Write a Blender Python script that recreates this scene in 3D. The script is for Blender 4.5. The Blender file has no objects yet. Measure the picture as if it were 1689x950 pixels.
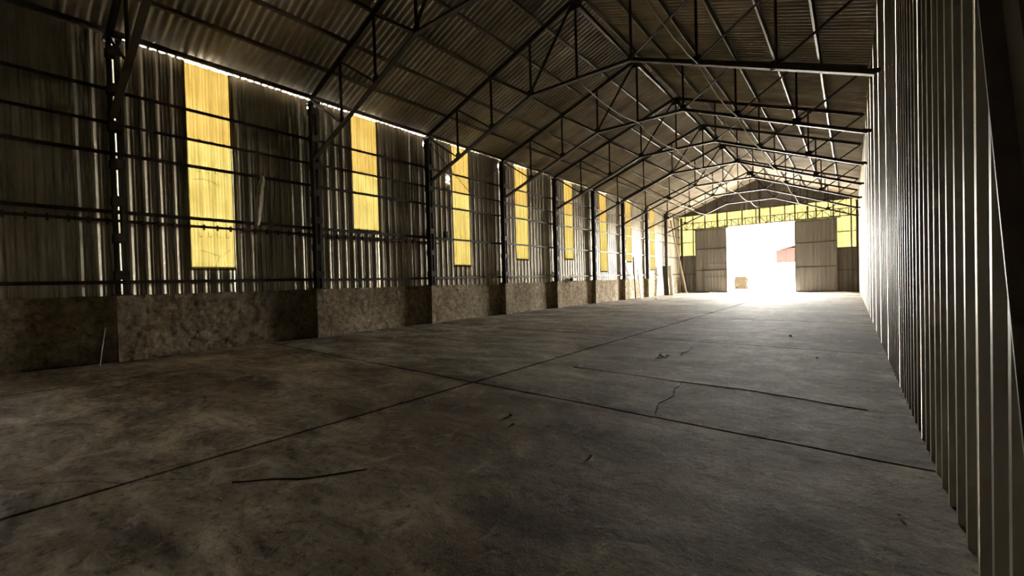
import bpy, bmesh, math, random
from mathutils import Vector, Matrix, noise

# ------------------------------------------------------------------ camera
S = bpy.context.scene
COL = S.collection
random.seed(7)
CAM_H, F_PX = 1.548, 706.26
YAW, PITCH, ROLL = math.radians(38.4015), math.radians(0.9156), math.radians(-1.5358)
cy, sy, cp, sp = math.cos(YAW), math.sin(YAW), math.cos(PITCH), math.sin(PITCH)
fwd = Vector((-sy * cp, cy * cp, -sp)); rgt = Vector((cy, sy, 0)); upv = rgt.cross(fwd)
r2 = math.cos(ROLL) * rgt + math.sin(ROLL) * upv
u2 = -math.sin(ROLL) * rgt + math.cos(ROLL) * upv
cd = bpy.data.cameras.new('camera'); cam = bpy.data.objects.new('camera', cd); COL.objects.link(cam)
m = Matrix((r2, u2, -fwd)).transposed().to_4x4(); m.translation = Vector((0, 0, CAM_H)); cam.matrix_world = m
cd.sensor_width = 36; cd.lens = 36 * F_PX / 1689; cd.clip_start = 0.05; cd.clip_end = 500
S.camera = cam

# ------------------------------------------------------------------ light: bright hazy daylight outside
W = bpy.data.worlds.new('daylight'); S.world = W; W.use_nodes = True
bg = W.node_tree.nodes['Background']
bg.inputs['Color'].default_value = (1.0, 0.965, 0.90, 1); bg.inputs['Strength'].default_value = 132.0
sl = bpy.data.lights.new('sun', 'SUN'); sl.energy = 300.0; sl.angle = math.radians(0.6); sl.color = (1.0, 0.95, 0.86)
so = bpy.data.objects.new('sun', sl); COL.objects.link(so); so.rotation_euler = (math.radians(3), math.radians(38), 0)
S.view_settings.view_transform = 'Standard'; S.view_settings.look = 'None'
S.view_settings.exposure = 0.2; S.view_settings.gamma = 1.0; S.view_settings.use_curve_mapping = False
# sampling portal in the doorway: gives off no light itself, it only tells Cycles where the daylight enters
pl = bpy.data.lights.new('doorway_portal', 'AREA'); pl.shape = 'RECTANGLE'; pl.size = 5.14; pl.size_y = 5.85
po = bpy.data.objects.new('doorway_portal', pl); COL.objects.link(po)
po.location = (-6.17, 42.75, 2.93); po.rotation_euler = (math.radians(-90), 0, 0)
pl.cycles.is_portal = True
S.cycles.max_bounces = 10; S.cycles.diffuse_bounces = 8; S.cycles.glossy_bounces = 4
S.cycles.transmission_bounces = 4; S.cycles.caustics_reflective = False; S.cycles.caustics_refractive = False
S.cycles.use_denoising = True; S.cycles.sample_clamp_indirect = 20.0

# ------------------------------------------------------------------ main dimensions (metres)
BAY, Y0 = 4.5, 11.04
def YN(n): return Y0 + BAY * n
N_FIRST, N_LAST = -2, 6
Y_END, Y_BACK = YN(7), -7.0
XC, PAN = -6.147, 1.64                 # ridge line, truss panel width
RZ0, RDZ = 7.173, 0.6115               # rafter height at the eave, rise for each panel
SL = RDZ / PAN
XW, XR = -12.98, 0.54                  # cladding planes of the side walls
PITCH_W = 0.28125                      # rib pitch of the wall sheets
def rafter_z(x): return RZ0 + RDZ * 4 - SL * abs(x - XC)
def roof_z(x): return rafter_z(x) + 0.215

# ------------------------------------------------------------------ helpers
def mk(name, bm, mat, parent=None, smooth=False):
    me = bpy.data.meshes.new(name); bm.normal_update(); bm.to_mesh(me); bm.free()
    if smooth:
        for p in me.polygons: p.use_smooth = True
    return link(name, me, mat, parent)
def link(name, me, mat, parent=None):
    o = bpy.data.objects.new(name, me); COL.objects.link(o)
    if mat and not me.materials: me.materials.append(mat)
    if parent: o.parent = parent
    return o
def root(name, loc=(0, 0, 0)):
    o = bpy.data.objects.new(name, None); COL.objects.link(o); o.location = loc; o.empty_display_size = 0.2
    return o
def tag(o, label, cat, group=None):
    o['label'] = label; o['category'] = cat
    if group: o['group'] = group
    return o
def struct(o, label=None, cat=None):
    o['kind'] = 'structure'
    if label: o['label'] = label
    if cat: o['category'] = cat
    return o
def copy_tree(o, parent=None):
    c = o.copy(); COL.objects.link(c); c.parent = parent
    for ch in o.children: copy_tree(ch, c)
    return c
def box(bm, x0, x1, y0, y1, z0, z1):
    v = [bm.verts.new((x, y, z)) for x in (x0, x1) for y in (y0, y1) for z in (z0, z1)]
    for f in ((0, 1, 3, 2), (4, 6, 7, 5), (0, 4, 5, 1), (2, 3, 7, 6), (0, 2, 6, 4), (1, 5, 7, 3)):
        bm.faces.new([v[i] for i in f])
def bar(bm, p, q, w, h, up=(0, 1, 0), off=0.0):
    """box from p to q; w across `up`, h along `up` (shifted by off across)"""
    p, q, up = Vector(p), Vector(q), Vector(up)
    d = (q - p).normalized(); s = d.cross(up).normalized(); u = s.cross(d).normalized()
    vs = []
    for c in (p, q):
        for a, b in ((-1, -1), (1, -1), (1, 1), (-1, 1)):
            vs.append(bm.verts.new(c + s * (a * w / 2 + off) + u * (b * h / 2)))
    bm.faces.new(vs[0:4][::-1]); bm.faces.new(vs[4:8])
    for i in range(4):
        j = (i + 1) % 4; bm.faces.new((vs[i], vs[j], vs[4 + j], vs[4 + i]))
def tube(bm, pts, r, seg=6):
    pts = [Vector(p) for p in pts]; rings = []
    for i, p in enumerate(pts):
        d = (pts[min(i + 1, len(pts) - 1)] - pts[max(i - 1, 0)]).normalized()
        a = d.orthogonal().normalized() if i == 0 else (pa - d * pa.dot(d)).normalized()
        pa = a; b = d.cross(a)
        rr = r[i] if isinstance(r, (list, tuple)) else r
        rings.append([bm.verts.new(p + (a * math.cos(t) + b * math.sin(t)) * rr) for t in [k * 2 * math.pi / seg for k in range(seg)]])
    for A, B in zip(rings, rings[1:]):
        for k in range(seg): bm.faces.new((A[k], A[(k + 1) % seg], B[(k + 1) % seg], B[k]))
    bm.faces.new(rings[0][::-1]); bm.faces.new(rings[-1])
def stone(bm, c, r, seed, flat=0.6):
    res = bmesh.ops.create_icosphere(bm, subdivisions=1, radius=1.0)
    for v in res['verts']:
        k = 0.75 + 0.5 * noise.noise(v.co * 1.3 + Vector((seed * 3.1, seed, 0)))
        v.co = Vector((v.co.x * r * k, v.co.y * r * k * 0.85, max(v.co.z, -0.6) * r * flat * k))
    zmin = min(v.co.z for v in res['verts'])
    for v in res['verts']: v.co += Vector(c) - Vector((0, 0, zmin))

# ------------------------------------------------------------------ materials
def mat(name, build):
    M = bpy.data.materials.new(name); M.use_nodes = True; nt = M.node_tree; nt.nodes.clear()
    out = nt.nodes.new('ShaderNodeOutputMaterial'); build(nt, out); return M
def N(nt, t, **kw):
    n = nt.nodes.new(t)
    for k, v in kw.items():
        if k in n.inputs: n.inputs[k].default_value = v
        else: setattr(n, k, v)
    return n
def tex(nt, scale, sx=1, sy_=1, sz=1, detail=5, rough=0.6, dist=0.0, obj=False):
    g = N(nt, 'ShaderNodeTexCoord') if obj else N(nt, 'ShaderNodeNewGeometry')
    mp = N(nt, 'ShaderNodeMapping'); mp.inputs['Scale'].default_value = (sx, sy_, sz)
    nt.links.new(g.outputs['Object' if obj else 'Position'], mp.inputs['Vector'])
    n = N(nt, 'ShaderNodeTexNoise', Scale=scale, Detail=detail, Roughness=rough, Distortion=dist)
    nt.links.new(mp.outputs[0], n.inputs['Vector']); return n.outputs['Fac']
def ramp(nt, fac, stops):
    r = N(nt, 'ShaderNodeValToRGB'); e = r.color_ramp.elements
    e[0].position, e[0].color = stops[0][0], (*stops[0][1], 1); e[1].position, e[1].color = stops[-1][0], (*stops[-1][1], 1)
    for p, c in stops[1:-1]:
        k = e.new(p); k.color = (*c, 1)
    nt.links.new(fac, r.inputs['Fac']); return r.outputs['Color']
def mixc(nt, fac, a, b, mode='MIX'):
    n = N(nt, 'ShaderNodeMix', data_type='RGBA', blend_type=mode)
    if isinstance(fac, float): n.inputs[0].default_value = fac
    else: nt.links.new(fac, n.inputs[0])
    for i, c in ((6, a), (7, b)):
        if isinstance(c, tuple): n.inputs[i].default_value = (*c, 1)
        else: nt.links.new(c, n.inputs[i])
    return n.outputs[2]
def objrand(nt, lo, hi):
    i = N(nt, 'ShaderNodeObjectInfo'); r = N(nt, 'ShaderNodeMapRange'); r.inputs[3].default_value = lo; r.inputs[4].default_value = hi
    nt.links.new(i.outputs['Random'], r.inputs[0]); c = N(nt, 'ShaderNodeCombineColor')
    for k in range(3): nt.links.new(r.outputs[0], c.inputs[k])
    return c.outputs[0]
def finish(nt, out, color, rough=0.7, metal=0.0, bump=None, bs=0.3, bd=0.02, spec=0.4):
    b = N(nt, 'ShaderNodeBsdfPrincipled')
    if isinstance(color, tuple): b.inputs['Base Color'].default_value = (*color, 1)
    else: nt.links.new(color, b.inputs['Base Color'])
    if isinstance(rough, float): b.inputs['Roughness'].default_value = rough
    else: nt.links.new(rough, b.inputs['Roughness'])
    b.inputs['Metallic'].default_value = metal; b.inputs['Specular IOR Level'].default_value = spec
    if bump is not None:
        bp = N(nt, 'ShaderNodeBump', Strength=bs, Distance=bd); nt.links.new(bump, bp.inputs['Height']); nt.links.new(bp.outputs[0], b.inputs['Normal'])
    nt.links.new(b.outputs[0], out.inputs['Surface']); return b

def m_noise(stops, scale=4, sx=1, sy_=1, sz=1, rough=0.7, metal=0.0, bscale=30, bs=0.3, bd=0.01, rnd=None, spec=0.4, detail=5):
    def f(nt, out):
        c = ramp(nt, tex(nt, scale, sx, sy_, sz, detail=detail), stops)
        if rnd: c = mixc(nt, 1.0, c, objrand(nt, *rnd), 'MULTIPLY')
        finish(nt, out, c, rough, metal, tex(nt, bscale) if bs else None, bs, bd, spec)
    return f
M = {}
M['steel'] = mat('painted_steel', m_noise([(0.3, (0.022, 0.016, 0.011)), (0.7, (0.055, 0.036, 0.022))], 6, rough=0.6, bscale=60, bs=0.2, bd=0.004))
M['rust'] = mat('rusty_steel', m_noise([(0.3, (0.04, 0.02, 0.012)), (0.7, (0.11, 0.055, 0.03))], 9, rough=0.75, bscale=60, bs=0.3, bd=0.004))
M['purlin'] = mat('purlin_steel', m_noise([(0.3, (0.05, 0.038, 0.027)), (0.7, (0.12, 0.095, 0.065))], 3, sy_=0.3, rough=0.55, bscale=60, bs=0.2, bd=0.004))
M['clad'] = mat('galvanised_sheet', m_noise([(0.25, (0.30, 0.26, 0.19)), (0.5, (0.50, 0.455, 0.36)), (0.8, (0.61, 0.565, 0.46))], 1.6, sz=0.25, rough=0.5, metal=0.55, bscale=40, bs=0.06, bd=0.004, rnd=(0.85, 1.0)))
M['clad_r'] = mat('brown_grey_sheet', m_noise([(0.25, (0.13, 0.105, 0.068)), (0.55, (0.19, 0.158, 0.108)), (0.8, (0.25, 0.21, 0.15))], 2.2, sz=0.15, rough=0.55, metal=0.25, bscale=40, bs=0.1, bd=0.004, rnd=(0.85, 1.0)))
M['clad_end'] = mat('dull_grey_sheet', m_noise([(0.25, (0.085, 0.075, 0.063)), (0.75, (0.15, 0.135, 0.115))], 2.2, sz=0.15, rough=0.6, bscale=40, bs=0.08, bd=0.004, rnd=(0.9, 1.0)))
M['door'] = mat('door_sheet', m_noise([(0.25, (0.11, 0.10, 0.088)), (0.75, (0.17, 0.158, 0.14))], 2.0, sz=0.12, rough=0.6, bscale=40, bs=0.08, bd=0.004, rnd=(0.92, 1.0)))
M['roof'] = mat('fibre_cement_sheet', m_noise([(0.3, (0.24, 0.20, 0.145)), (0.5, (0.37, 0.315, 0.235)), (0.7, (0.47, 0.41, 0.315))], 1.2, sx=0.5, rough=0.65, bscale=50, bs=0.1, bd=0.003, rnd=(0.75, 1.0)))
M['white'] = mat('whitewashed_board', m_noise([(0.2, (0.55, 0.53, 0.46)), (0.8, (0.75, 0.73, 0.67))], 5, rough=0.8, bscale=30, bs=0.2))
M['wood'] = mat('weathered_timber', m_noise([(0.2, (0.20, 0.15, 0.10)), (0.8, (0.42, 0.34, 0.24))], 3, sx=6, sy_=6, rough=0.85, bscale=40, bs=0.3))
M['darkboard'] = mat('dark_board', m_noise([(0.2, (0.03, 0.03, 0.022)), (0.8, (0.075, 0.07, 0.055))], 3, rough=0.8))
M['cable'] = mat('pale_conduit', m_noise([(0.2, (0.42, 0.39, 0.33)), (0.8, (0.6, 0.57, 0.5))], 8, rough=0.6, bs=0))
M['black'] = mat('black_plastic', m_noise([(0.2, (0.012, 0.012, 0.012)), (0.8, (0.03, 0.03, 0.03))], 8, rough=0.5, bs=0))
M['leaf'] = mat('weed_leaf', m_noise([(0.2, (0.30, 0.30, 0.15)), (0.8, (0.5, 0.49, 0.28))], 12, rough=0.7, bs=0))
M['chip'] = mat('rubble_chip', m_noise([(0.2, (0.4, 0.38, 0.33)), (0.8, (0.65, 0.62, 0.56))], 20, rough=0.85))
M['chip_d'] = mat('dark_rubble_chip', m_noise([(0.2, (0.05, 0.045, 0.04)), (0.8, (0.12, 0.11, 0.095))], 20, rough=0.9))
M['dirt'] = mat('joint_dirt', m_noise([(0.2, (0.02, 0.018, 0.015)), (0.8, (0.05, 0.045, 0.038))], 6, rough=0.95))
M['tarred'] = mat('tarred_timber', m_noise([(0.2, (0.006, 0.0045, 0.0025)), (0.8, (0.010, 0.0075, 0.004))], 6, rough=0.9, spec=0.02, bs=0))
M['red'] = mat('red_cladding', m_noise([(0.2, (0.0115, 0.0048, 0.0042)), (0.8, (0.015, 0.0064, 0.0056))], 3, rough=0.9, spec=0.02, bs=0))
M['yard'] = mat('pale_yard_ground', m_noise([(0.2, (0.38, 0.36, 0.32)), (0.8, (0.5, 0.48, 0.44))], 0.6, rough=0.95))
M['strip'] = mat('torn_film', m_noise([(0.2, (0.5, 0.45, 0.33)), (0.8, (0.75, 0.7, 0.55))], 12, rough=0.5))

def f_plinth(nt, out):
    a = tex(nt, 7, detail=8, rough=0.7); c = ramp(nt, a, [(0.32, (0.17, 0.13, 0.08)), (0.5, (0.44, 0.365, 0.25)), (0.68, (0.70, 0.62, 0.46))])
    b = ramp(nt, tex(nt, 0.9, sz=0.7, detail=3), [(0.35, (0.6, 0.55, 0.5)), (0.65, (1, 1, 1))])
    finish(nt, out, mixc(nt, 1.0, c, b, 'MULTIPLY'), 0.92, 0, tex(nt, 26, detail=8, rough=0.75), 0.9, 0.05, 0.2)
M['plinth'] = mat('rough_masonry_render', f_plinth)

def f_floor(nt, out, tint=(1.0, 1.0, 1.0)):
    big = tex(nt, 0.45, sx=0.7, detail=5, rough=0.55, dist=0.5)
    streak = tex(nt, 1.5, sx=0.5, sy_=1.25, detail=10, rough=0.74, dist=0.5)
    c1 = ramp(nt, streak, [(0.36, (0.14, 0.12, 0.095)), (0.46, (0.29, 0.265, 0.22)), (0.54, (0.44, 0.41, 0.35)), (0.64, (0.70, 0.67, 0.60))])
    c2 = ramp(nt, big, [(0.40, (0.48, 0.43, 0.37)), (0.58, (1, 1, 1))])
    c = mixc(nt, 1.0, c1, c2, 'MULTIPLY')
    spk = ramp(nt, tex(nt, 11, detail=8, rough=0.8), [(0.38, (0.34, 0.31, 0.28)), (0.49, (1, 1, 1))])
    c = mixc(nt, 1.0, c, spk, 'MULTIPLY')
    dust = ramp(nt, tex(nt, 2.6, detail=9, rough=0.8, dist=0.8), [(0.54, (0, 0, 0)), (0.66, (1, 1, 1))])
    c = mixc(nt, dust, c, (0.58, 0.56, 0.50))
    c = mixc(nt, 1.0, mixc(nt, 1.0, c, objrand(nt, 0.82, 1.0), 'MULTIPLY'), tint, 'MULTIPLY')
    # fine hairline cracks where the slab is worn
    g = N(nt, 'ShaderNodeNewGeometry'); vo = N(nt, 'ShaderNodeTexVoronoi', feature='DISTANCE_TO_EDGE', Scale=0.55)
    nz = N(nt, 'ShaderNodeTexNoise', Scale=2.5, Detail=6.0); mv = N(nt, 'ShaderNodeMix', data_type='VECTOR'); mv.inputs[0].default_value = 0.18
    nt.links.new(g.outputs['Position'], nz.inputs['Vector']); nt.links.new(g.outputs['Position'], mv.inputs[4]); nt.links.new(nz.outputs['Color'], mv.inputs[5])
    nt.links.new(mv.outputs[1], vo.inputs['Vector'])
    cr = ramp(nt, vo.outputs['Distance'], [(0.0, (0.35, 0.33, 0.3)), (0.006, (1, 1, 1))])
    msk = ramp(nt, tex(nt, 0.5, detail=2), [(0.55, (0, 0, 0)), (0.6, (1, 1, 1))])
    c = mixc(nt, msk, c, mixc(nt, 1.0, c, cr, 'MULTIPLY'))
    rg = N(nt, 'ShaderNodeMapRange'); rg.inputs[3].default_value = 0.7; rg.inputs[4].default_value = 1.0
    nt.links.new(tex(nt, 2.2, detail=5), rg.inputs[0])
    finish(nt, out, c, rg.outputs[0], 0, tex(nt, 6, detail=12, rough=0.75), 0.6, 0.03, 0.12)
M['floor'] = mat('worn_concrete', f_floor)
M['floor_brown'] = mat('brown_stained_concrete', lambda nt, out: f_floor(nt, out, (1.0, 0.91, 0.79)))

def f_yellow(T, tint):
    def f(nt, out):
        streak = ramp(nt, tex(nt, 9, sz=0.06, detail=6, rough=0.7), [(0.3, (0.62, 0.58, 0.45)), (0.55, (1, 1, 1))])
        blot = ramp(nt, tex(nt, 2.2, detail=5), [(0.3, (0.8, 0.74, 0.6)), (0.6, (1, 1, 1))])
        c = mixc(nt, 1.0, mixc(nt, 1.0, streak, blot, 'MULTIPLY'), tuple(k * T for k in tint), 'MULTIPLY')
        tr = N(nt, 'ShaderNodeBsdfTranslucent'); nt.links.new(c, tr.inputs['Color'])
        df = N(nt, 'ShaderNodeBsdfDiffuse'); df.inputs['Color'].default_value = (0.10, 0.08, 0.03, 1)
        ad = N(nt, 'ShaderNodeAddShader'); nt.links.new(tr.outputs[0], ad.inputs[0]); nt.links.new(df.outputs[0], ad.inputs[1])
        nt.links.new(ad.outputs[0], out.inputs['Surface'])
    return f
M['yellow'] = mat('yellow_translucent_sheet', f_yellow(0.0108, (1.0, 0.83, 0.27)))
M['amber'] = mat('amber_translucent_sheet', f_yellow(0.0099, (1.0, 0.71, 0.20)))  # amber tint puts the roof overhang's shade into the upper panel colour
M['yellow_end'] = mat('pale_yellow_translucent_sheet', f_yellow(0.0138, (1.0, 0.95, 0.42)))

# ------------------------------------------------------------------ floor: slabs over dark joint dirt
XJ = [-12.95, -10.2, -4.62, 0.62]
YJ = [-7.0, -1.15, 4.8, 10.75, 16.7, 22.65, 28.6, 34.5, 38.6, 42.75]
def yj(k, x):
    return YJ[k] if k in (0, len(YJ) - 1) else YJ[k] - 0.046 * (x + 4.6)
bm = bmesh.new(); box(bm, -13.3, 1.0, -7.2, 42.75, -0.12, -0.07)
floor = struct(mk('floor', bm, M['dirt']), 'worn grey concrete slab floor with dark joints', 'floor')
for i in range(3):
    for k in range(len(YJ) - 1):
        g = 0.023
        x0, x1 = XJ[i] + (g if i else 0), XJ[i + 1] - (g if i < 2 else 0)
        nx, ny = 10, 14
        bm = bmesh.new(); top = []
        for a in range(nx + 1):
            row = []
            for b in range(ny + 1):
                x = x0 + (x1 - x0) * a / nx
                ya, yb = yj(k, x) + (g if k else 0), yj(k + 1, x) - (g if k + 2 < len(YJ) else 0)
                y = ya + (yb - ya) * b / ny
                e = (0 < a < nx) and (0 < b < ny)
                j = 0.0 if e else 0.02
                row.append(bm.verts.new((x + j * noise.noise(Vector((x * 4, y * 4, 3))), y + j * noise.noise(Vector((x * 4, y * 4, 9))),
                                         0.006 * noise.noise(Vector((x * 0.5, y * 0.5, 1))) - (0 if e else 0.006))))
            top.append(row)
        for a in range(nx):
            for b in range(ny): bm.faces.new((top[a][b], top[a + 1][b], top[a + 1][b + 1], top[a][b + 1]))
        rim = [top[a][0] for a in range(nx + 1)] + [top[nx][b] for b in range(1, ny + 1)] + [top[a][ny] for a in range(nx - 1, -1, -1)] + [top[0][b] for b in range(ny - 1, 0, -1)]
        low = [bm.verts.new((v.co.x, v.co.y, -0.075)) for v in rim]
        for q in range(len(rim)):
            w = (q + 1) % len(rim); bm.faces.new((rim[w], rim[q], low[q], low[w]))
        mk('slab', bm, M['floor_brown' if k < 2 else 'floor'], floor, smooth=False)
def crack(pts, w):
    bm = bmesh.new(); L = []
    fine = []
    for a, b in zip(pts, pts[1:]):
        for t in range(8): fine.append(Vector((a[0] + (b[0] - a[0]) * t / 8, a[1] + (b[1] - a[1]) * t / 8, 0)))
    for i, p in enumerate(fine[:-1]):
        d = (fine[i + 1] - p).normalized(); s = Vector((-d.y, d.x, 0)); jt = 0.035 * noise.noise(p * 3.0); ww = w * (0.6 + 0.6 * abs(noise.noise(p * 7)))
        L.append((bm.verts.new(p + s * (jt + ww) + Vector((0, 0, 0.004))), bm.verts.new(p + s * (jt - ww) + Vector((0, 0, 0.004))), bm.verts.new(p + s * jt + Vector((0, 0, -0.01)))))
    for A, B in zip(L, L[1:]):
        bm.faces.new((A[0], B[0], B[2], A[2])); bm.faces.new((A[2], B[2], B[1], A[1]))
    mk('crack', bm, M['dirt'], floor)
crack([(-3.9, 6.62), (-2.83, 6.5), (-1.0, 6.42), (0.5, 6.1)], 0.002)
crack([(-2.72, 9.7), (-2.66, 9.2), (-2.7, 8.9), (-2.6, 8.5)], 0.004)
crack([(-1.95, 6.5), (-1.93, 6.0), (-1.83, 5.6), (-1.86, 5.2), (-1.74, 4.75)], 0.004)
crack([(-3.9, 1.25), (-3.5, 1.62), (-3.1, 2.14)], 0.006)

# ------------------------------------------------------------------ left wall
def prof(t):
    """height of the wall sheet over its pan, t in metres along the wall"""
    t = t % PITCH_W
    for a, b, h, s, e in ((0.0, 0.12, 0.034, 0.025, 0.055), (0.15, 0.185, 0.011, 0.008, 0.02), (0.22, 0.255, 0.011, 0.008, 0.02)):
        if a <= t <= b: return h * min(1, (t - a) / s, (b - t) / e)
    return 0.0
BRK = [0, 0.025, 0.065, 0.12, 0.15, 0.158, 0.165, 0.185, 0.22, 0.228, 0.235, 0.255]
def breaks(a, b):
    r = [a]; k = math.floor(a / PITCH_W)
    while k * PITCH_W < b:
        r += [k * PITCH_W + t for t in BRK if a + 1e-4 < k * PITCH_W + t < b - 1e-4]; k += 1
    return r + [b]
def sheet(name, a, b, z0, z1, place, m_, parent, skip=None, lift=0.0, amp=1.0):
    """one profiled sheet from a to b along its wall; z1 may be a function; skip = (a0,a1,z0,z1) cut out"""
    bm = bmesh.new(); cols = []
    xs = breaks(a, b); zc = []
    if skip:
        xs = sorted(set(xs + [max(a, skip[0]), min(b, skip[1])]))
        zc = [skip[2], skip[3]]
    for x in xs:
        zt = z1(x) if callable(z1) else z1
        cols.append([bm.verts.new(place(x, z, prof(x) * amp + lift)) for z in [z0] + zc + [zt]])
    for i in range(len(cols) - 1):
        for j in range(len(cols[0]) - 1):
            if skip and j == 1 and xs[i] >= skip[0] - 1e-6 and xs[i + 1] <= skip[1] + 1e-6: continue
            bm.faces.new((cols[i][j], cols[i + 1][j], cols[i + 1][j + 1], cols[i][j + 1]))
    return mk(name, bm, m_, parent)
wl = struct(root('wall_left', (XW, 0, 0)), 'long left wall of ribbed metal sheets with yellow panels over a masonry plinth', 'wall')
def PL(x, z, h): return (h, x, z)             # local to the wall root
panels = {-2: (3.43, 4.41, 2.03), -1: (7.97, 8.93, 3.35), 0: (12.53, 13.51, 2.21), 1: (16.78, 17.77, 2.57), 2: (21.37, 22.36, 2.69),
          3: (25.84, 26.85, 1.98), 4: (29.95, 30.95, 2.70), 5: (34.80, 35.85, 2.13)}
PT = 1.46
rs = random.Random(3)
for n in range(-4, 7):
    a, b = YN(n) + 0.06, YN(n + 1) + 0.06
    if n == -4: a = Y_BACK
    tops = [(7.258 if n > -3 else 7.5) + (0.028 if n > -1 else 0) + 0.020 * rs.random() for _ in range(6)]
    cuts = [a]
    if n in panels:
        p0, p1, zb = panels[n]
        ed = [(a, p0), (p1, (2 * p1 + b) / 3), ((2 * p1 + b) / 3, (p1 + 2 * b) / 3), ((p1 + 2 * b) / 3, b)]
        y = sheet('translucent_sheet', p0 - 0.03, p1 + 0.03, zb, 5.36, PL, M['yellow'], wl, lift=0.008); y['label'] = 'yellow translucent sheet'
        y = sheet('translucent_sheet', p0 - 0.03, p1 + 0.03, 5.30, tops[4] - 0.03, PL, M['amber'], wl, lift=0.004); y['label'] = 'upper translucent sheet, tinted amber for eave shade'
        sheet('cladding_sheet', p0 - 0.01, p1 + 0.01, PT - 0.03, zb + 0.1, PL, M['clad'], wl, lift=-0.004)
    else:
        q = (b - a) / 4; ed = [(a + q * k, a + q * (k + 1)) for k in range(4)]
    for k, (u, v) in enumerate(ed):
        sk = None
        if k == 3 and n < 1: sk = (v - 0.085, v - 0.045, 6.88, 7.03)
        if n == 0 and k == 0: sk = (12.15, 12.40, 5.71, 5.96)
        sheet('cladding_sheet', u, v + (0.02 if k < 3 else 0), PT - 0.03, tops[k], PL, M['clad'], wl, skip=sk, lift=0.002 * (k % 2))
# flat patch with a round hole
bm = bmesh.new(); ring_o, ring_i = [], []
for k in range(32):
    t = 2 * math.pi * k / 32; c, s_ = math.cos(t), math.sin(t); f = 0.15 / max(abs(c), abs(s_))
    ring_o.append(bm.verts.new((0.04, 12.276 + c * f, 5.837 + s_ * f))); ring_i.append(bm.verts.new((0.04, 12.276 + c * 0.095, 5.837 + s_ * 0.105)))
for k in range(32): bm.faces.new((ring_o[k], ring_o[(k + 1) % 32], ring_i[(k + 1) % 32], ring_i[k]))
mk('vent_plate', bm, M['clad'], wl)
# girts along the wall, in bay lengths lapped at the columns
for z, hh in ((6.06, 0.07), (5.32, 0.06), (4.66, 0.075), (3.36, 0.075), (1.79, 0.07)):
    for n in range(-4, 7):
        a = Y_BACK if n == -4 else YN(n); bm = bmesh.new()
        dz = 0.012 * rs.uniform(-1, 1)
        box(bm, 0.045, 0.125, a - 0.02, YN(n + 1) + 0.02, z + dz - 0.006, z + dz + 0.006); box(bm, 0.115, 0.127, a - 0.02, YN(n + 1) + 0.02, z + dz - hh, z + dz + 0.006)
        mk('girt', bm, M['steel'], wl)
# second, rusty rail of the near bays with its hooks
for n in range(-4, 1):
    a = Y_BACK if n == -4 else YN(n); b = YN(n + 1) if n < 0 else YN(0) + 0.55
    bm = bmesh.new(); box(bm, 0.10, 0.15, a, b, 3.10, 3.16); rl = mk('rail', bm, M['rust'], wl)
    for k in range(int((b - a) / 0.3)):
        bm = bmesh.new(); box(bm, 0.09, 0.165, a + 0.15 + 0.3 * k, a + 0.18 + 0.3 * k, 3.05, 3.19); mk('clip', bm, M['rust'], rl)
# wind bracing rods of the bay with the round hole
for p, q in (((0.2, YN(0) + 0.1, 7.0), (0.2, 13.35, 5.42)), ((0.2, 13.35, 5.42), (0.2, YN(1) - 0.1, 6.9))):
    bm = bmesh.new(); tube(bm, [p, q], 0.011); mk('bracing_rod', bm, M['steel'], wl)
# hook bolts and cracks on the nearest yellow sheet
yel = [o for o in wl.children if o.name.startswith('translucent_sheet')]
near_y = yel[0]
for z in (4.56, 2.92):
    for k in range(4):
        yc = 3.60 + 0.2 * k + 0.02; bm = bmesh.new()
        tube(bm, [(0.06, yc, z + 0.1), (0.06, yc, z + 0.02)] + [(0.06, yc + 0.035 - 0.035 * math.cos(t), z - 0.035 * math.sin(t)) for t in (0.4, 1.0, 1.57, 2.2, 2.8, 3.3)], 0.006, 5)
        mk('hook_bolt', bm, M['rust'], near_y)
for pts in ([(3.62, 2.55), (3.8, 2.50), (4.0, 2.42), (4.12, 2.40), (4.28, 2.58)], [(4.06, 2.41), (3.98, 2.22), (3.95, 2.06)], [(3.55, 4.33), (3.75, 4.36), (3.95, 4.33), (4.1, 4.22)], [(4.05, 4.35), (4.16, 4.2)]):
    bm = bmesh.new(); tube(bm, [(0.05, a, z) for a, z in pts], 0.005, 5); mk('crack', bm, M['rust'], near_y)
# plinth and pilasters of rough masonry
def rough_block(name, y0, y1, x_front, x_back, z1, ny, nz, amp, seed):
    bm = bmesh.new(); F = []
    nx = 3
    for a in range(ny + 1):
        y = y0 + (y1 - y0) * a / ny; row = []
        for b in range(nz + 1):
            z = -0.12 + (z1 + 0.12) * b / nz
            d = amp * (noise.fractal(Vector((y * 3.1, z * 4.2, seed)), 0.9, 2.1, 4)) + 0.5 * amp * noise.noise(Vector((y * 11, z * 13, seed)))
            edge = a in (0, ny)
            row.append(bm.verts.new((x_front + d, y + (0.4 * d if edge else 0), z + (0.5 * d if b == nz else 0))))
        F.append(row)
    for a in range(ny):
        for b in range(nz): bm.faces.new((F[a][b], F[a + 1][b], F[a + 1][b + 1], F[a][b + 1]))
    back = [[bm.verts.new((x_back, F[a][b].co.y, F[a][b].co.z)) for b in (0, nz)] for a in range(ny + 1)]
    for a in range(ny):
        bm.faces.new((F[a][nz], F[a + 1][nz], back[a + 1][1], back[a][1]))
        bm.faces.new((back[a][0], back[a][1], back[a + 1][1], back[a + 1][0]))
    bm.faces.new([F[0][b] for b in range(nz + 1)] + [back[0][1], back[0][0]])
    bm.faces.new([F[ny][b] for b in range(nz, -1, -1)] + [back[ny][0], back[ny][1]])
    return mk(name, bm, M['plinth'], wl, smooth=False)
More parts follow.
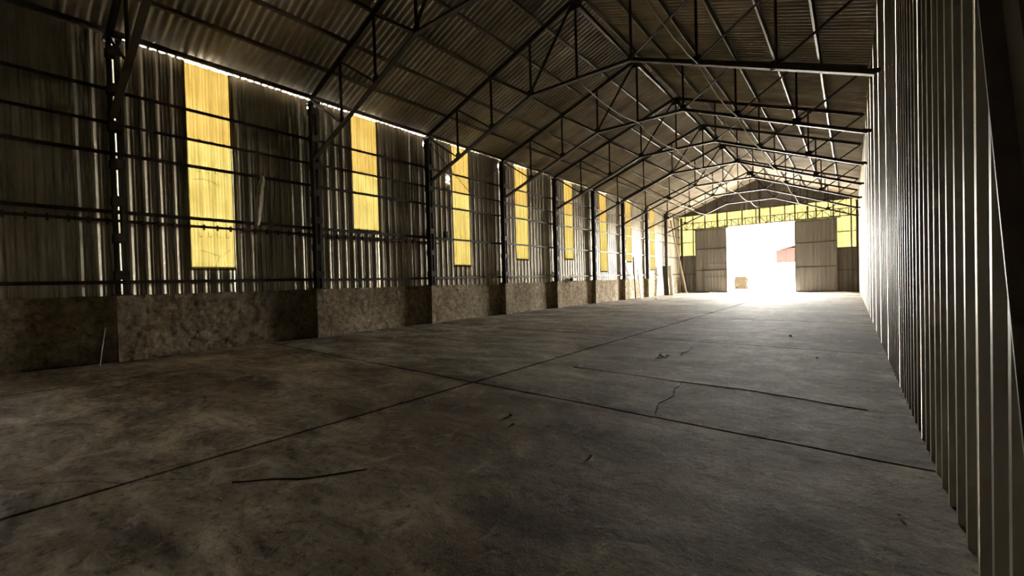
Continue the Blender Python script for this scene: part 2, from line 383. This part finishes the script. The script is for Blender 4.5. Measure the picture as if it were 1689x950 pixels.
for n in range(-4, 7):
    a = Y_BACK if n == -4 else YN(n) + 0.4
    far = n > 3
    rough_block('plinth', a, YN(n + 1) - 0.05, 0.06, -0.25, PT, 50 if far else 110, 20 if far else 40, 0.016, n * 3.7)
for n in range(-2, 7):
    rough_block('pilaster', YN(n) - 0.07, YN(n) + 0.42, 0.34, -0.25, PT + 0.01, 14, 36, 0.015, n * 5.3 + 1)

# ------------------------------------------------------------------ left columns
def make_column():
    r = root('steel_column')
    z0, z1 = PT, 7.12
    for s_ in (-1, 1):
        bm = bmesh.new()
        y = s_ * 0.045
        box(bm, -0.12, 0.12, y - 0.008, y + 0.008, z0, z1)
        for xx in (-0.115, 0.105): box(bm, xx, xx + 0.01, min(y, y + s_ * 0.05), max(y, y + s_ * 0.05), z0, z1)
        mk('channel', bm, M['steel'], r)
    for k in range(7):
        bm = bmesh.new(); z = z0 + 0.35 + k * 0.82; box(bm, 0.12, 0.13, -0.115, 0.115, z, z + 0.2); box(bm, -0.13, -0.12, -0.115, 0.115, z, z + 0.2); mk('batten_plate', bm, M['steel'], r)
    bm = bmesh.new(); box(bm, -0.15, 0.16, -0.15, 0.15, PT, PT + 0.03); mk('base_plate', bm, M['rust'], r)
    bm = bmesh.new(); box(bm, -0.15, 0.2, -0.14, 0.14, 7.08, 7.12); mk('cap_plate', bm, M['steel'], r)
    return r
col0 = make_column()
cl = ['dark battened steel column at the near left edge, before the first yellow panel', 'dark steel column between the first and second yellow panels from the left',
      'dark steel column between the second and third yellow panels from the left', 'dark steel column between the third and fourth yellow panels from the left',
      'dark steel column between the fourth and fifth yellow panels from the left', 'dark steel column between the fifth and sixth yellow panels from the left',
      'dark steel column between the sixth and seventh yellow panels from the left', 'dark steel column between the seventh and last yellow panels on the left wall',
      'dark steel column past the last yellow panel, nearest the far corner']
for k, n in enumerate(range(N_FIRST, N_LAST + 1)):
    c = col0 if k == 0 else copy_tree(col0)
    c.location = (-12.73, YN(n) + 0.04, 0); tag(c, cl[k], 'column', 'steel columns along the left wall')

# ------------------------------------------------------------------ roof trusses
LZ = [5.42, 6.06, 6.71, 7.35, 7.35]
def UP(i, s): return (XC + s * (4 - i) * PAN - XC, 0, RZ0 + i * RDZ)      # local: x from the ridge line
def LO(i, s): return (s * (4 - i) * PAN, 0, LZ[i])
def make_truss():
    r = root('roof_truss')
    Y = (0, 1, 0)
    for s in (-1, 1):
        bm = bmesh.new(); p, q = Vector(UP(0, s)), Vector(UP(4, s))
        bar(bm, p, q, 0.10, 0.014, Y); nrm = Vector((s * SL, 0, 1)).normalized()
        bar(bm, p + nrm * 0.05, q + nrm * 0.05, 0.014, 0.13, Y); mk('top_chord', bm, M['steel'], r)
    for a, b in ((LO(0, -1), LO(3, -1)), (LO(3, -1), LO(3, 1)), (LO(0, 1), LO(3, 1))):
        bm = bmesh.new(); p, q = Vector(a), Vector(b); d = (q - p).normalized(); nrm = Vector((-d.z, 0, d.x)); nrm = nrm if nrm.z > 0 else -nrm
        bar(bm, p, q, 0.10, 0.014, Y); bar(bm, p - nrm * 0.05, q - nrm * 0.05, 0.014, 0.13, Y); mk('bottom_chord', bm, M['steel'], r)
    for i, s in ((1, -1), (2, -1), (3, -1), (4, 1), (3, 1), (2, 1), (1, 1)):
        bm = bmesh.new(); a, b = LO(i, s), UP(i, s); bar(bm, (a[0], 0.02, a[2]), (b[0], 0.02, b[2]), 0.05, 0.012, Y); bar(bm, (a[0] - 0.02, -0.01, a[2]), (b[0] - 0.02, -0.01, b[2]), 0.012, 0.05, Y); mk('vertical', bm, M['steel'], r)
    for s in (-1, 1):
        for a, b in ((UP(0, s), LO(1, s)), (UP(1, s), LO(2, s)), (UP(2, s), LO(3, s)), (LO(3, s), UP(4, s))):
            bm = bmesh.new(); bar(bm, (a[0], -0.03, a[2]), (b[0], -0.03, b[2]), 0.055, 0.012, Y); bar(bm, (a[0], -0.06, a[2]), (b[0], -0.06, b[2]), 0.012, 0.05, Y, off=0.02); mk('diagonal', bm, M['steel'], r)
        for i in (1, 2, 3):
            x, _, z = LO(i, s); bm = bmesh.new(); box(bm, x - 0.11, x + 0.11, -0.008, 0.008, z - 0.05, z + 0.16); mk('gusset_plate', bm, M['steel'], r)
        x, _, z = LO(0, s); bm = bmesh.new(); bar(bm, (x - s * 0.16, 0, z + 0.07), (x + s * 0.09, 0, z + 0.02), 0.09, 0.016); mk('gusset_plate', bm, M['steel'], r)
    bm = bmesh.new(); box(bm, -0.2, 0.2, -0.01, 0.01, UP(4, 1)[2] - 0.28, UP(4, 1)[2] + 0.02); mk('gusset_plate', bm, M['steel'], r)
    return r
tr0 = make_truss()
tl = ['steel roof truss overhead at the near left column, mostly above the picture', 'steel roof truss rising from the column between the first and second yellow panels',
      'steel roof truss whose bottom chord reaches the right wall highest in view', 'steel roof truss from the column between the third and fourth yellow panels',
      'steel roof truss from the column between the fourth and fifth yellow panels', 'steel roof truss from the column between the fifth and sixth yellow panels',
      'steel roof truss from the column between the sixth and seventh yellow panels', 'steel roof truss from the column before the last yellow panel',
      'farthest steel roof truss, seen against the yellow end wall']
for k, n in enumerate(range(N_FIRST, N_LAST + 1)):
    t = tr0 if k == 0 else copy_tree(tr0)
    t.location = (XC, YN(n), 0); tag(t, tl[k], 'roof truss', 'steel roof trusses')

# ------------------------------------------------------------------ roof: corrugated sheets on purlins
ceil = struct(root('ceiling', (XC, 0, 0)), 'pitched roof of brown corrugated sheets on steel purlins', 'ceiling')
CW = 0.177; COVER = 6 * CW
L_X = (13.02 + XC)                      # half width covered to the left of the ridge (horizontal)
HALF = {-1: abs(-12.944 - XC), 1: 7.1}
def roof_mesh(length):
    bm = bmesh.new(); A = []; n = 6 * 10 + 6
    for k in range(n + 1):
        y = k * CW / 10; z = 0.030 * math.cos(2 * math.pi * y / CW) + 0.004 * (k / n)
        A.append((bm.verts.new((0, y, z)), bm.verts.new((length, y, z))))
    for p, q in zip(A, A[1:]): bm.faces.new((p[0], p[1], q[1], q[0]))
    me = bpy.data.meshes.new('roof_sheet'); bm.to_mesh(me); bm.free(); me.materials.append(M['roof'])
    for f in me.polygons: f.use_smooth = True
    return me
cosr = 1 / math.sqrt(1 + SL * SL); ang = math.atan(SL)
nrow = int((Y_END + 0.15 - Y_BACK) / COVER) + 1
for s in (-1, 1):
    Lh = HALF[s] / cosr; row = Lh / 3
    me = roof_mesh(row + 0.12)
    for r in range(3):
        for k in range(nrow):
            o = link('roof_sheet', me, None, ceil)
            d = r * row + (0.03 if r == 0 else -0.06)
            o.location = (s * d * cosr, Y_BACK + k * COVER, roof_z(XC) - d * SL * cosr + 0.012 * (2 - r))
            o.rotation_euler = (0, ang if s > 0 else math.pi - ang, 0)
            if s < 0:
                o.rotation_euler = (0, ang, math.pi); o.location.y += COVER + 0.6 * CW
# lapped ridge caps
for k in range(nrow):
    bm = bmesh.new(); y = Y_BACK + k * COVER; z = roof_z(XC) + 0.06
    g = -0.02
    for s in (-1, 1):
        v = [bm.verts.new(c) for c in ((0, y + g, z), (0, y + COVER, z), (s * 0.3, y + COVER, z - 0.3 * SL), (s * 0.3, y + g, z - 0.3 * SL))]
        bm.faces.new(v if s < 0 else v[::-1])
    mk('ridge_cap', bm, M['roof'], ceil)
for s in (-1, 1):
    for u in range(7):
        x = s * (6.56 * (1 - u / 6.0)) if u < 6 else s * 0.13
        if s > 0 and u == 0: continue
        z = rafter_z(XC + x) + 0.06
        bm = bmesh.new(); nv = Vector((s * SL, 0, 1)).normalized(); c = Vector((x, 0, z))
        tv = Vector((nv.z, 0, -nv.x))
        for (o1, o2, w, h) in ((0.06, 0.0, 0.010, 0.12), (0.004, 0.025 * s, 0.05, 0.008), (0.116, 0.025 * s, 0.05, 0.008)):
            cc = c + nv * o1 + tv * o2
            pr = [cc + nv * (b * h / 2) + tv * (a * w / 2) for a, b in ((-1, -1), (1, -1), (1, 1), (-1, 1))]
            A = [bm.verts.new((q.x, Y_BACK, q.z)) for q in pr]; B = [bm.verts.new((q.x, Y_END, q.z)) for q in pr]
            for i in range(4): bm.faces.new((A[i], A[(i + 1) % 4], B[(i + 1) % 4], B[i]))
            bm.faces.new(A[::-1]); bm.faces.new(B)
        bmesh.ops.recalc_face_normals(bm, faces=bm.faces)
        mk('purlin', bm, M['purlin'], ceil)

# ------------------------------------------------------------------ right wall
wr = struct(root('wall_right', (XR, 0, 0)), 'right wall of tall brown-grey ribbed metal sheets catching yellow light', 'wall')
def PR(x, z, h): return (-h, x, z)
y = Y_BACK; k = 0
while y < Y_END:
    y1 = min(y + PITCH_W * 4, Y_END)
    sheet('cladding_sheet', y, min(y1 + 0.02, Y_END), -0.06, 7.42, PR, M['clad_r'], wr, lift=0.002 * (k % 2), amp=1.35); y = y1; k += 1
bm = bmesh.new(); box(bm, 0.0, 0.08, Y_BACK, Y_END, -0.05, 0.05); mk('sole_plate', bm, M['dirt'], wr)
bm = bmesh.new(); box(bm, 0.05, 0.06, Y_BACK, Y_END, 7.2, 7.7); mk('flashing', bm, M['steel'], wr)

# ------------------------------------------------------------------ back wall behind the camera
wb = struct(root('wall_back', (XC, Y_BACK, 0)), 'ribbed metal end wall behind the viewpoint', 'wall')
for k in range(12):
    a = -7.1 + k * 1.18
    sheet('cladding_sheet', a, a + 1.2, 0, lambda x: roof_z(XC + x) + 0.05, lambda x, z, h: (x, h, z), M['clad_end'], wb)

# ------------------------------------------------------------------ far end wall
we = struct(root('wall_far', (0, Y_END, 0)), 'far gable wall with dark lower sheets, yellow band and grey gable', 'wall')
def PE(x, z, h): return (x, -h, z)
DX0, DX1, DZ = -8.74, -3.6, 5.88
YB, YT = 3.5, 7.27
ex = [-13.05, -11.67, -10.61, -9.51, DX0, -7.5, -6.44, -5.36, -4.31, DX1, -2.16, -1.05, 0.05, 0.6]
for a, b in zip(ex, ex[1:]):
    dark_top = lambda x: roof_z(x) + 0.03
    sheet('gable_sheet', a, b + 0.01, YT - 0.02, dark_top, PE, M['clad_end'], we, lift=-0.01)
    inside = a >= DX0 - 0.01 and b <= DX1 + 0.01
    z0 = DZ if inside else YB
    y_ = sheet('translucent_sheet', a + 0.03, b - 0.03, z0, YT, PE, M['yellow_end'], we, lift=-0.004); y_['label'] = 'pale yellow translucent sheet'
    bm = bmesh.new(); box(bm, b - 0.04, b + 0.04, -0.03, 0.0, z0, YT); mk('lap_strip', bm, M['rust'], we)
    if not inside: sheet('cladding_sheet', a, b + 0.01, 0, YB + 0.02, PE, M['clad_end'], we)
def ebar(name, p, q, w=0.06, h=0.06, m_='steel'):
    bm = bmesh.new(); bar(bm, p, q, w, h, (0, 1, 0)); return mk(name, bm, M[m_], we)
for z in (1.75, 3.48, 4.75):
    ebar('girt', (-12.9, -0.08, z), (DX0 - 0.02, -0.08, z)); ebar('girt', (DX1 + 0.02, -0.08, z), (0.5, -0.08, z))
ebar('girt', (-12.9, -0.06, YT), (0.5, -0.06, YT))
for x in (-9.51, XC, -2.73): ebar('post', (x, -0.12, DZ + 0.05), (x, -0.12, rafter_z(x) - 0.02), 0.12, 0.08)
for x in (DX0 - 0.05, DX1 + 0.05): ebar('door_post', (x, -0.09, 0), (x, -0.09, DZ + 0.05), 0.1, 0.1)
for x in (-12.7, 0.42): ebar('corner_post', (x, -0.12, 0), (x, -0.12, 7.1), 0.16, 0.16)
# lattice girder over the doorway
lg = ebar('lattice_girder', (-12.7, -0.30, 5.95), (0.45, -0.30, 5.95), 0.07, 0.08)
bm = bmesh.new(); bar(bm, (-12.7, -0.30, 6.52), (0.45, -0.30, 6.52), 0.06, 0.06); mk('top_chord', bm, M['steel'], lg)
nb = 24
for k in range(nb + 1):
    x = -12.7 + 13.15 * k / nb; bm = bmesh.new(); bar(bm, (x, -0.30, 5.95), (x, -0.30, 6.52), 0.05, 0.04); mk('vertical', bm, M['steel'], lg)
    if k < nb:
        x2 = -12.7 + 13.15 * (k + 1) / nb; bm = bmesh.new()
        za, zb = (5.95, 6.52) if k % 2 else (6.52, 5.95)
        bar(bm, (x, -0.30, za), (x2, -0.30, zb), 0.045, 0.04); mk('diagonal', bm, M['steel'], lg)
ebar('door_track', (-11.6, -0.34, 5.86), (-0.6, -0.34, 5.86), 0.07, 0.08)

# ------------------------------------------------------------------ sliding door leaves
def leaf(name, x0, x1, label, wicket):
    d = struct(root(name, ((x0 + x1) / 2, Y_END - 0.36, 0)), label, 'door'); w = (x1 - x0) / 2; z0, z1 = 0.05, 5.80
    nsh = 3
    for k in range(nsh):
        a, b = -w + 2 * w * k / nsh, -w + 2 * w * (k + 1) / nsh
        sheet('door_sheet', a, b + (0.01 if k < nsh - 1 else 0), z0, z1, lambda x, z, h: (x, -h, z), M['door'], d, lift=0.002 * (k % 2), amp=0.5)
    for a, b in (((-w, z0), (-w, z1)), ((w, z0), (w, z1))):
        bm = bmesh.new(); bar(bm, (a[0], 0.02, a[1]), (b[0], 0.02, b[1]), 0.06, 0.07); mk('stile', bm, M['purlin'], d)
    for z in (z0 + 0.03, 2.07, 4.03, z1 - 0.03):
        bm = bmesh.new(); bar(bm, (-w, -0.01, z), (w, -0.01, z), 0.07, 0.07); mk('rail', bm, M['steel'], d)
    for x in (-w * 0.6, w * 0.6):
        bm = bmesh.new(); box(bm, x - 0.06, x + 0.06, 0.0, 0.03, z1 - 0.05, z1 + 0.1); mk('hanger', bm, M['steel'], d)
    if wicket:
        x = -w + 0.64; wk = None
        for a, b in (((x, z0), (x, 2.68)), ((w - 0.05, z0), (w - 0.05, 2.68)), ((x, 2.68), (w - 0.05, 2.68)), ((x, 1.45), (w - 0.05, 1.45))):
            bm = bmesh.new(); bar(bm, (a[0], -0.035, a[1]), (b[0], -0.035, b[1]), 0.035, 0.03); mk('wicket_frame', bm, M['purlin'], d)
    return d
leaf('door_1', -11.37, -8.76, 'left sliding door leaf of grey sheets with a wicket door', True)
leaf('door_2', -3.60, -0.86, 'right sliding door leaf of grey sheets beside the bright opening', False)

# ------------------------------------------------------------------ yard outside
bm = bmesh.new(); box(bm, -120, 120, 42.75, 200, -0.2, -0.01); struct(mk('ground', bm, M['yard']), 'pale sunlit yard ground outside the doorway', 'ground')
bm = bmesh.new(); box(bm, -120, -13.3, -60, 42.75, -0.2, -0.03); struct(mk('ground', bm, M['yard']), 'pale yard ground beyond the left wall', 'ground')
b_ = root('red_shed', (0, 75, 0)); tag(b_, 'red clad shed with low pitched roof out in the yard beyond the doorway', 'building')
bm = bmesh.new(); box(bm, -8.8, 6, 0, 12, 0, 3.2); mk('masonry_base', bm, M['white'], b_)
for k in range(12):
    a = -8.8 + k * 14.8 / 12; bm = bmesh.new(); box(bm, a + 0.01, a + 14.8 / 12 - 0.01, 0.02, 12, 3.2, 5.1 + min(k, 5) * 0.22); mk('cladding_panel', bm, M['red'], b_)
bm = bmesh.new()
bar(bm, (-9.4, 6, 5.15), (-1.4, 6, 6.75), 0.12, 13.5); bar(bm, (-1.4, 6, 6.75), (6.6, 6, 5.15), 0.12, 13.5); mk('roof', bm, M['white'], b_)
# stack of timber pallets beside the opening
def make_pallet():
    r = root('timber_pallet')
    for k in range(6):
        bm = bmesh.new(); x = -0.6 + 0.04 + k * 0.2; box(bm, x, x + 0.12, -0.5, 0.5, 0.13, 0.155); mk('deck_board', bm, M['tarred'], r)
    for yy in (-0.45, 0, 0.45):
        bm = bmesh.new(); box(bm, -0.6, 0.6, yy - 0.05, yy + 0.05, 0.025, 0.13); mk('bearer', bm, M['tarred'], r)
    bm = bmesh.new(); box(bm, -0.6, 0.6, -0.5, 0.5, 0, 0.025); mk('base_board', bm, M['tarred'], r)
    return r
pw = ['bottom', 'second', 'third', 'fourth', 'fifth', 'sixth', 'seventh', 'eighth', 'top']
pp = make_pallet()
for k in range(9):
    o = pp if k == 0 else copy_tree(pp)
    o.location = (-9.42 + rs.uniform(-0.08, 0.08), 52.3 + rs.uniform(-0.05, 0.05), -0.01 + 0.158 * k); o.rotation_euler = (0, 0, rs.uniform(-0.12, 0.12))
    tag(o, ('%s timber pallet of the stack outside the doorway' % pw[k]) if k in (0, 8) else ('%s timber pallet from the bottom of the stack outside the doorway' % pw[k]), 'pallet', 'pallets stacked outside')

# ------------------------------------------------------------------ cables strung under the trusses
def strung(name, label, nodes, sag, r):
    pts = []
    for a, b in zip(nodes, nodes[1:]):
        a, b = Vector(a), Vector(b)
        for t in range(10):
            q = a.lerp(b, t / 10); q.z -= sag * 4 * (t / 10) * (1 - t / 10); q.x += 0.03 * noise.noise(q * 1.7); pts.append(q)
    pts.append(Vector(nodes[-1])); bm = bmesh.new(); tube(bm, pts, r, 6); tag(mk(name, bm, M['cable'], smooth=True), label, 'cable')
strung('electric_cable', 'pale cable strung under the trusses right of the ridge', [(XC + 2 * PAN + 0.04, YN(n), LZ[2] - 0.05) for n in range(-1, 7)] + [(-2.7, Y_END - 0.35, 6.7)], 0.16, 0.016)
strung('electric_cable', 'pale cable strung along the truss bottoms below the ridge line', [(XC + 0.03, YN(n), LZ[4] - 0.05) for n in range(0, 7)] + [(XC, Y_END - 0.15, 7.4)], 0.18, 0.018)
strung('electric_cable', 'pale cable strung in the far left bays to the end wall', [(XC - 2 * PAN, YN(n), LZ[2] - 0.04) for n in range(3, 7)] + [(-10.2, Y_END - 0.15, 7.2)], 0.12, 0.015)

# ------------------------------------------------------------------ small things by the left wall
bm = bmesh.new(); tube(bm, [(-12.34, 1.62, 0.0), (-12.58, 1.76, 0.78)], 0.011, 6); tag(mk('thin_rod', bm, M['cable']), 'thin pale rod leaning on the dark plinth at far left', 'rod')
bm = bmesh.new(); L = []
for k in range(13):
    t = k / 12; z = 4.66 - 1.38 * t; yy = 5.10 - 0.17 * t + 0.03 * noise.noise(Vector((t * 6, 0, 0))); w = 0.06 + 0.07 * math.sin(t * 3.1) * (0.6 + 0.4 * noise.noise(Vector((t * 9, 2, 0))))
    x = -12.80 + 0.02 * math.sin(t * 9)
    L.append((bm.verts.new((x, yy - w, z)), bm.verts.new((x + 0.03, yy, z)), bm.verts.new((x, yy + w, z))))
for A, B in zip(L, L[1:]):
    bm.faces.new((A[0], A[1], B[1], B[0])); bm.faces.new((A[1], A[2], B[2], B[1]))
tag(mk('torn_plastic_strip', bm, M['strip']), 'torn pale plastic strip hanging from a girt right of the first yellow panel', 'plastic strip')
bm = bmesh.new(); tube(bm, [(-12.82, 5.44, 4.72), (-12.80, 5.42, 4.2), (-12.80, 5.36, 3.6), (-12.79, 5.33, 3.3), (-12.82, 5.31, 2.6), (-12.82, 5.29, 2.1), (-12.84, 5.27, 1.5), (-12.83, 5.24, 1.2), (-12.84, 5.28, 0.85), (-12.83, 5.33, 0.68), (-12.84, 5.26, 0.62), (-12.84, 5.22, 0.72), (-12.84, 5.27, 0.8)], 0.012, 6)
tag(mk('dangling_cable', bm, M['black']), 'black cable dangling down the wall before the second column', 'cable')
def small_box(name, c, sx, sy_, sz, m_, label, cat):
    r = root(name, c); tag(r, label, cat)
    bm = bmesh.new(); box(bm, -sx / 2, sx / 2, -sy_ / 2, sy_ / 2, 0, sz); bmesh.ops.bevel(bm, geom=bm.edges[:], offset=0.012, segments=1, affect='EDGES'); mk('housing', bm, M[m_], r)
    bm = bmesh.new(); box(bm, sx / 2 - 0.001, sx / 2 + 0.012, -sy_ * 0.4, sy_ * 0.4, sz * 0.12, sz * 0.88); mk('cover', bm, M[m_], r)
    bm = bmesh.new(); tube(bm, [(0, 0, sz), (0, 0, sz + 0.12)], 0.015, 6); mk('conduit_stub', bm, M['steel'], r)
small_box('junction_box', (-12.79, 11.92, 3.37), 0.12, 0.14, 0.26, 'rust', 'small rusty junction box on a girt left of the third yellow panel', 'box')
small_box('black_box', (-12.79, 21.95, 1.47), 0.2, 0.5, 0.17, 'black', 'small black box lying on the plinth under the fifth yellow panel', 'box')
def weed(c, h, nst, seed, label):
    r = root('weed', c); tag(r, label, 'plant', 'weeds on the plinth'); rr = random.Random(seed)
    bs = bmesh.new(); lv = []
    for k in range(nst):
        a = rr.uniform(0, 6.28); ln = h * rr.uniform(0.6, 1.0); tip = Vector((abs(math.cos(a)) * 0.12, math.sin(a) * h * 0.7, ln)); mid = tip * 0.5 + Vector((0, 0, 0.08))
        tube(bs, [(0, 0, 0), mid, tip], [0.006, 0.004, 0.002], 4)
        for t in (0.35, 0.5, 0.65, 0.8, 0.95):
            p = (mid * (2 * t) if t < 0.5 else mid.lerp(tip, 2 * t - 1)); lv.append((p, rr.uniform(0, 6.28)))
    mk('stem', bs, M['leaf'], r)
    for p, a in lv:
        bm = bmesh.new(); d = Vector((math.cos(a) * 0.3, math.sin(a), 0.25)).normalized(); s = d.cross(Vector((0, 0, 1))).normalized() * 0.035; l = 0.17
        v = [bm.verts.new(q) for q in (p, p + d * l * 0.5 + s, p + d * l, p + d * l * 0.5 - s)]; w = bm.verts.new(p + d * l * 0.5 - Vector((0, 0, 0.012)))
        for i in range(4): bm.faces.new((v[i], v[(i + 1) % 4], w))
        mk('leaf', bm, M['leaf'], r)
weed((-12.72, 14.75, 1.47), 0.6, 7, 1, 'dry weed growing on the plinth under the third yellow panel')
weed((-12.72, 19.4, 1.47), 0.6, 7, 2, 'dry weed growing on the plinth right of the fourth yellow panel')

# boards and poles leaning in the far left corner
def board(name, p, q, w, t, across, m_, label):
    bm = bmesh.new(); bar(bm, p, q, t, w, across); bmesh.ops.bevel(bm, geom=bm.edges[:], offset=min(t, w) * 0.12, segments=1, affect='EDGES')
    tag(mk(name, bm, M[m_]), label, 'board')
board('leaning_board', (-12.25, 31.0, 0.0), (-12.5, 31.0, 2.3), 0.34, 0.05, (0, 1, 0), 'white', 'whitish board leaning on the plinth before the last yellow panel')
board('thin_post', (-12.5, 30.45, 0.0), (-12.62, 30.45, 3.1), 0.07, 0.07, (0, 1, 0), 'darkboard', 'thin dark post standing beside the whitish leaning board')
board('plank_shaded_back', (-12.2, 36.4, 0.0), (-12.45, 36.7, 2.5), 0.08, 0.4, (0, 1, 0), 'darkboard', 'dark shaded back of the tall white plank near the far corner')  # dark colour stands in for the shaded back of the white plank
board('leaning_plank', (-11.85, 36.55, 0.0), (-12.05, 36.8, 2.5), 0.10, 0.28, (0, 1, 0), 'white', 'tall white plank leaning in front of its dark shaded back near the far corner')
bm = bmesh.new(); bar(bm, (-11.95, 41.0, 0.02), (-12.62, 39.0, 6.6), 0.13, 0.07, (0, 1, 0)); tag(mk('timber_pole', bm, M['wood']), 'long pale timber pole leaning in the far left corner', 'pole')
bm = bmesh.new(); bar(bm, (-12.3, 41.2, 0.02), (-12.5, 39.4, 7.2), 0.06, 0.06, (0, 1, 0)); tag(mk('steel_pole', bm, M['steel']), 'thin dark steel pole leaning beside the pale timber pole', 'pole')
# bar beside the camera on the right wall
bm = bmesh.new(); bar(bm, (0.44, 1.40, 0.0), (0.47, 3.08, 4.6), 0.17, 0.014, (1, 0, 0)); bar(bm, (0.41, 1.40, 0.0), (0.44, 3.08, 4.6), 0.012, 0.07, (1, 0, 0), off=0.08)
tag(mk('leaning_steel_bar', bm, M['steel']), 'dark steel angle bar leaning on the right wall at the picture edge', 'bar')

# rubble chips on the floor
chips = [(-2.95, 8.36, 0.05, 'chip', 'pale rubble chip, left one of the cluster on the middle slab'), (-2.84, 8.42, 0.045, 'chip', 'pale rubble chip, right one of the cluster on the middle slab'),
         (-2.89, 8.30, 0.035, 'chip_d', 'dark rubble chip in front of the pale cluster on the middle slab'),
         (-3.085, 3.80, 0.04, 'chip_d', 'dark stone lying past the nearest joint crossing, centre of the floor'), (-1.80, 3.32, 0.022, 'chip', 'small pale chip on the near right slab, centre bottom'),
         (-4.35, 3.60, 0.035, 'chip', 'pale chip lying beside the long joint before the crossing'), (-2.54, 3.77, 0.016, 'chip', 'tiny pale chip, right one of two near the dark stone'),
         (-2.88, 3.60, 0.018, 'chip', 'tiny pale chip, left one of two near the dark stone'), (-3.665, 1.09, 0.014, 'chip', 'tiny pale chip at the left end of the near floor crack'),
         (-3.08, 2.137, 0.012, 'chip', 'tiny pale chip at the right end of the near floor crack'), (0.22, 3.6, 0.014, 'chip', 'tiny pale chip on the dark floor near the right wall'),
         (-0.51, 9.55, 0.03, 'chip', 'pale chip on the second cross joint toward the right wall'), (-10.93, 30.4, 0.11, 'chip', 'white lump on the far floor before the leaning boards'),
         (-1.2, 12.6, 0.05, 'chip_d', 'dark lump on the floor beyond the second cross joint')]
for k, (x, y, r, m_, lb) in enumerate(chips):
    bm = bmesh.new(); stone(bm, (x, y, 0.0), r, k + 1); tag(mk('rubble_chip', bm, M[m_]), lb, 'rubble')
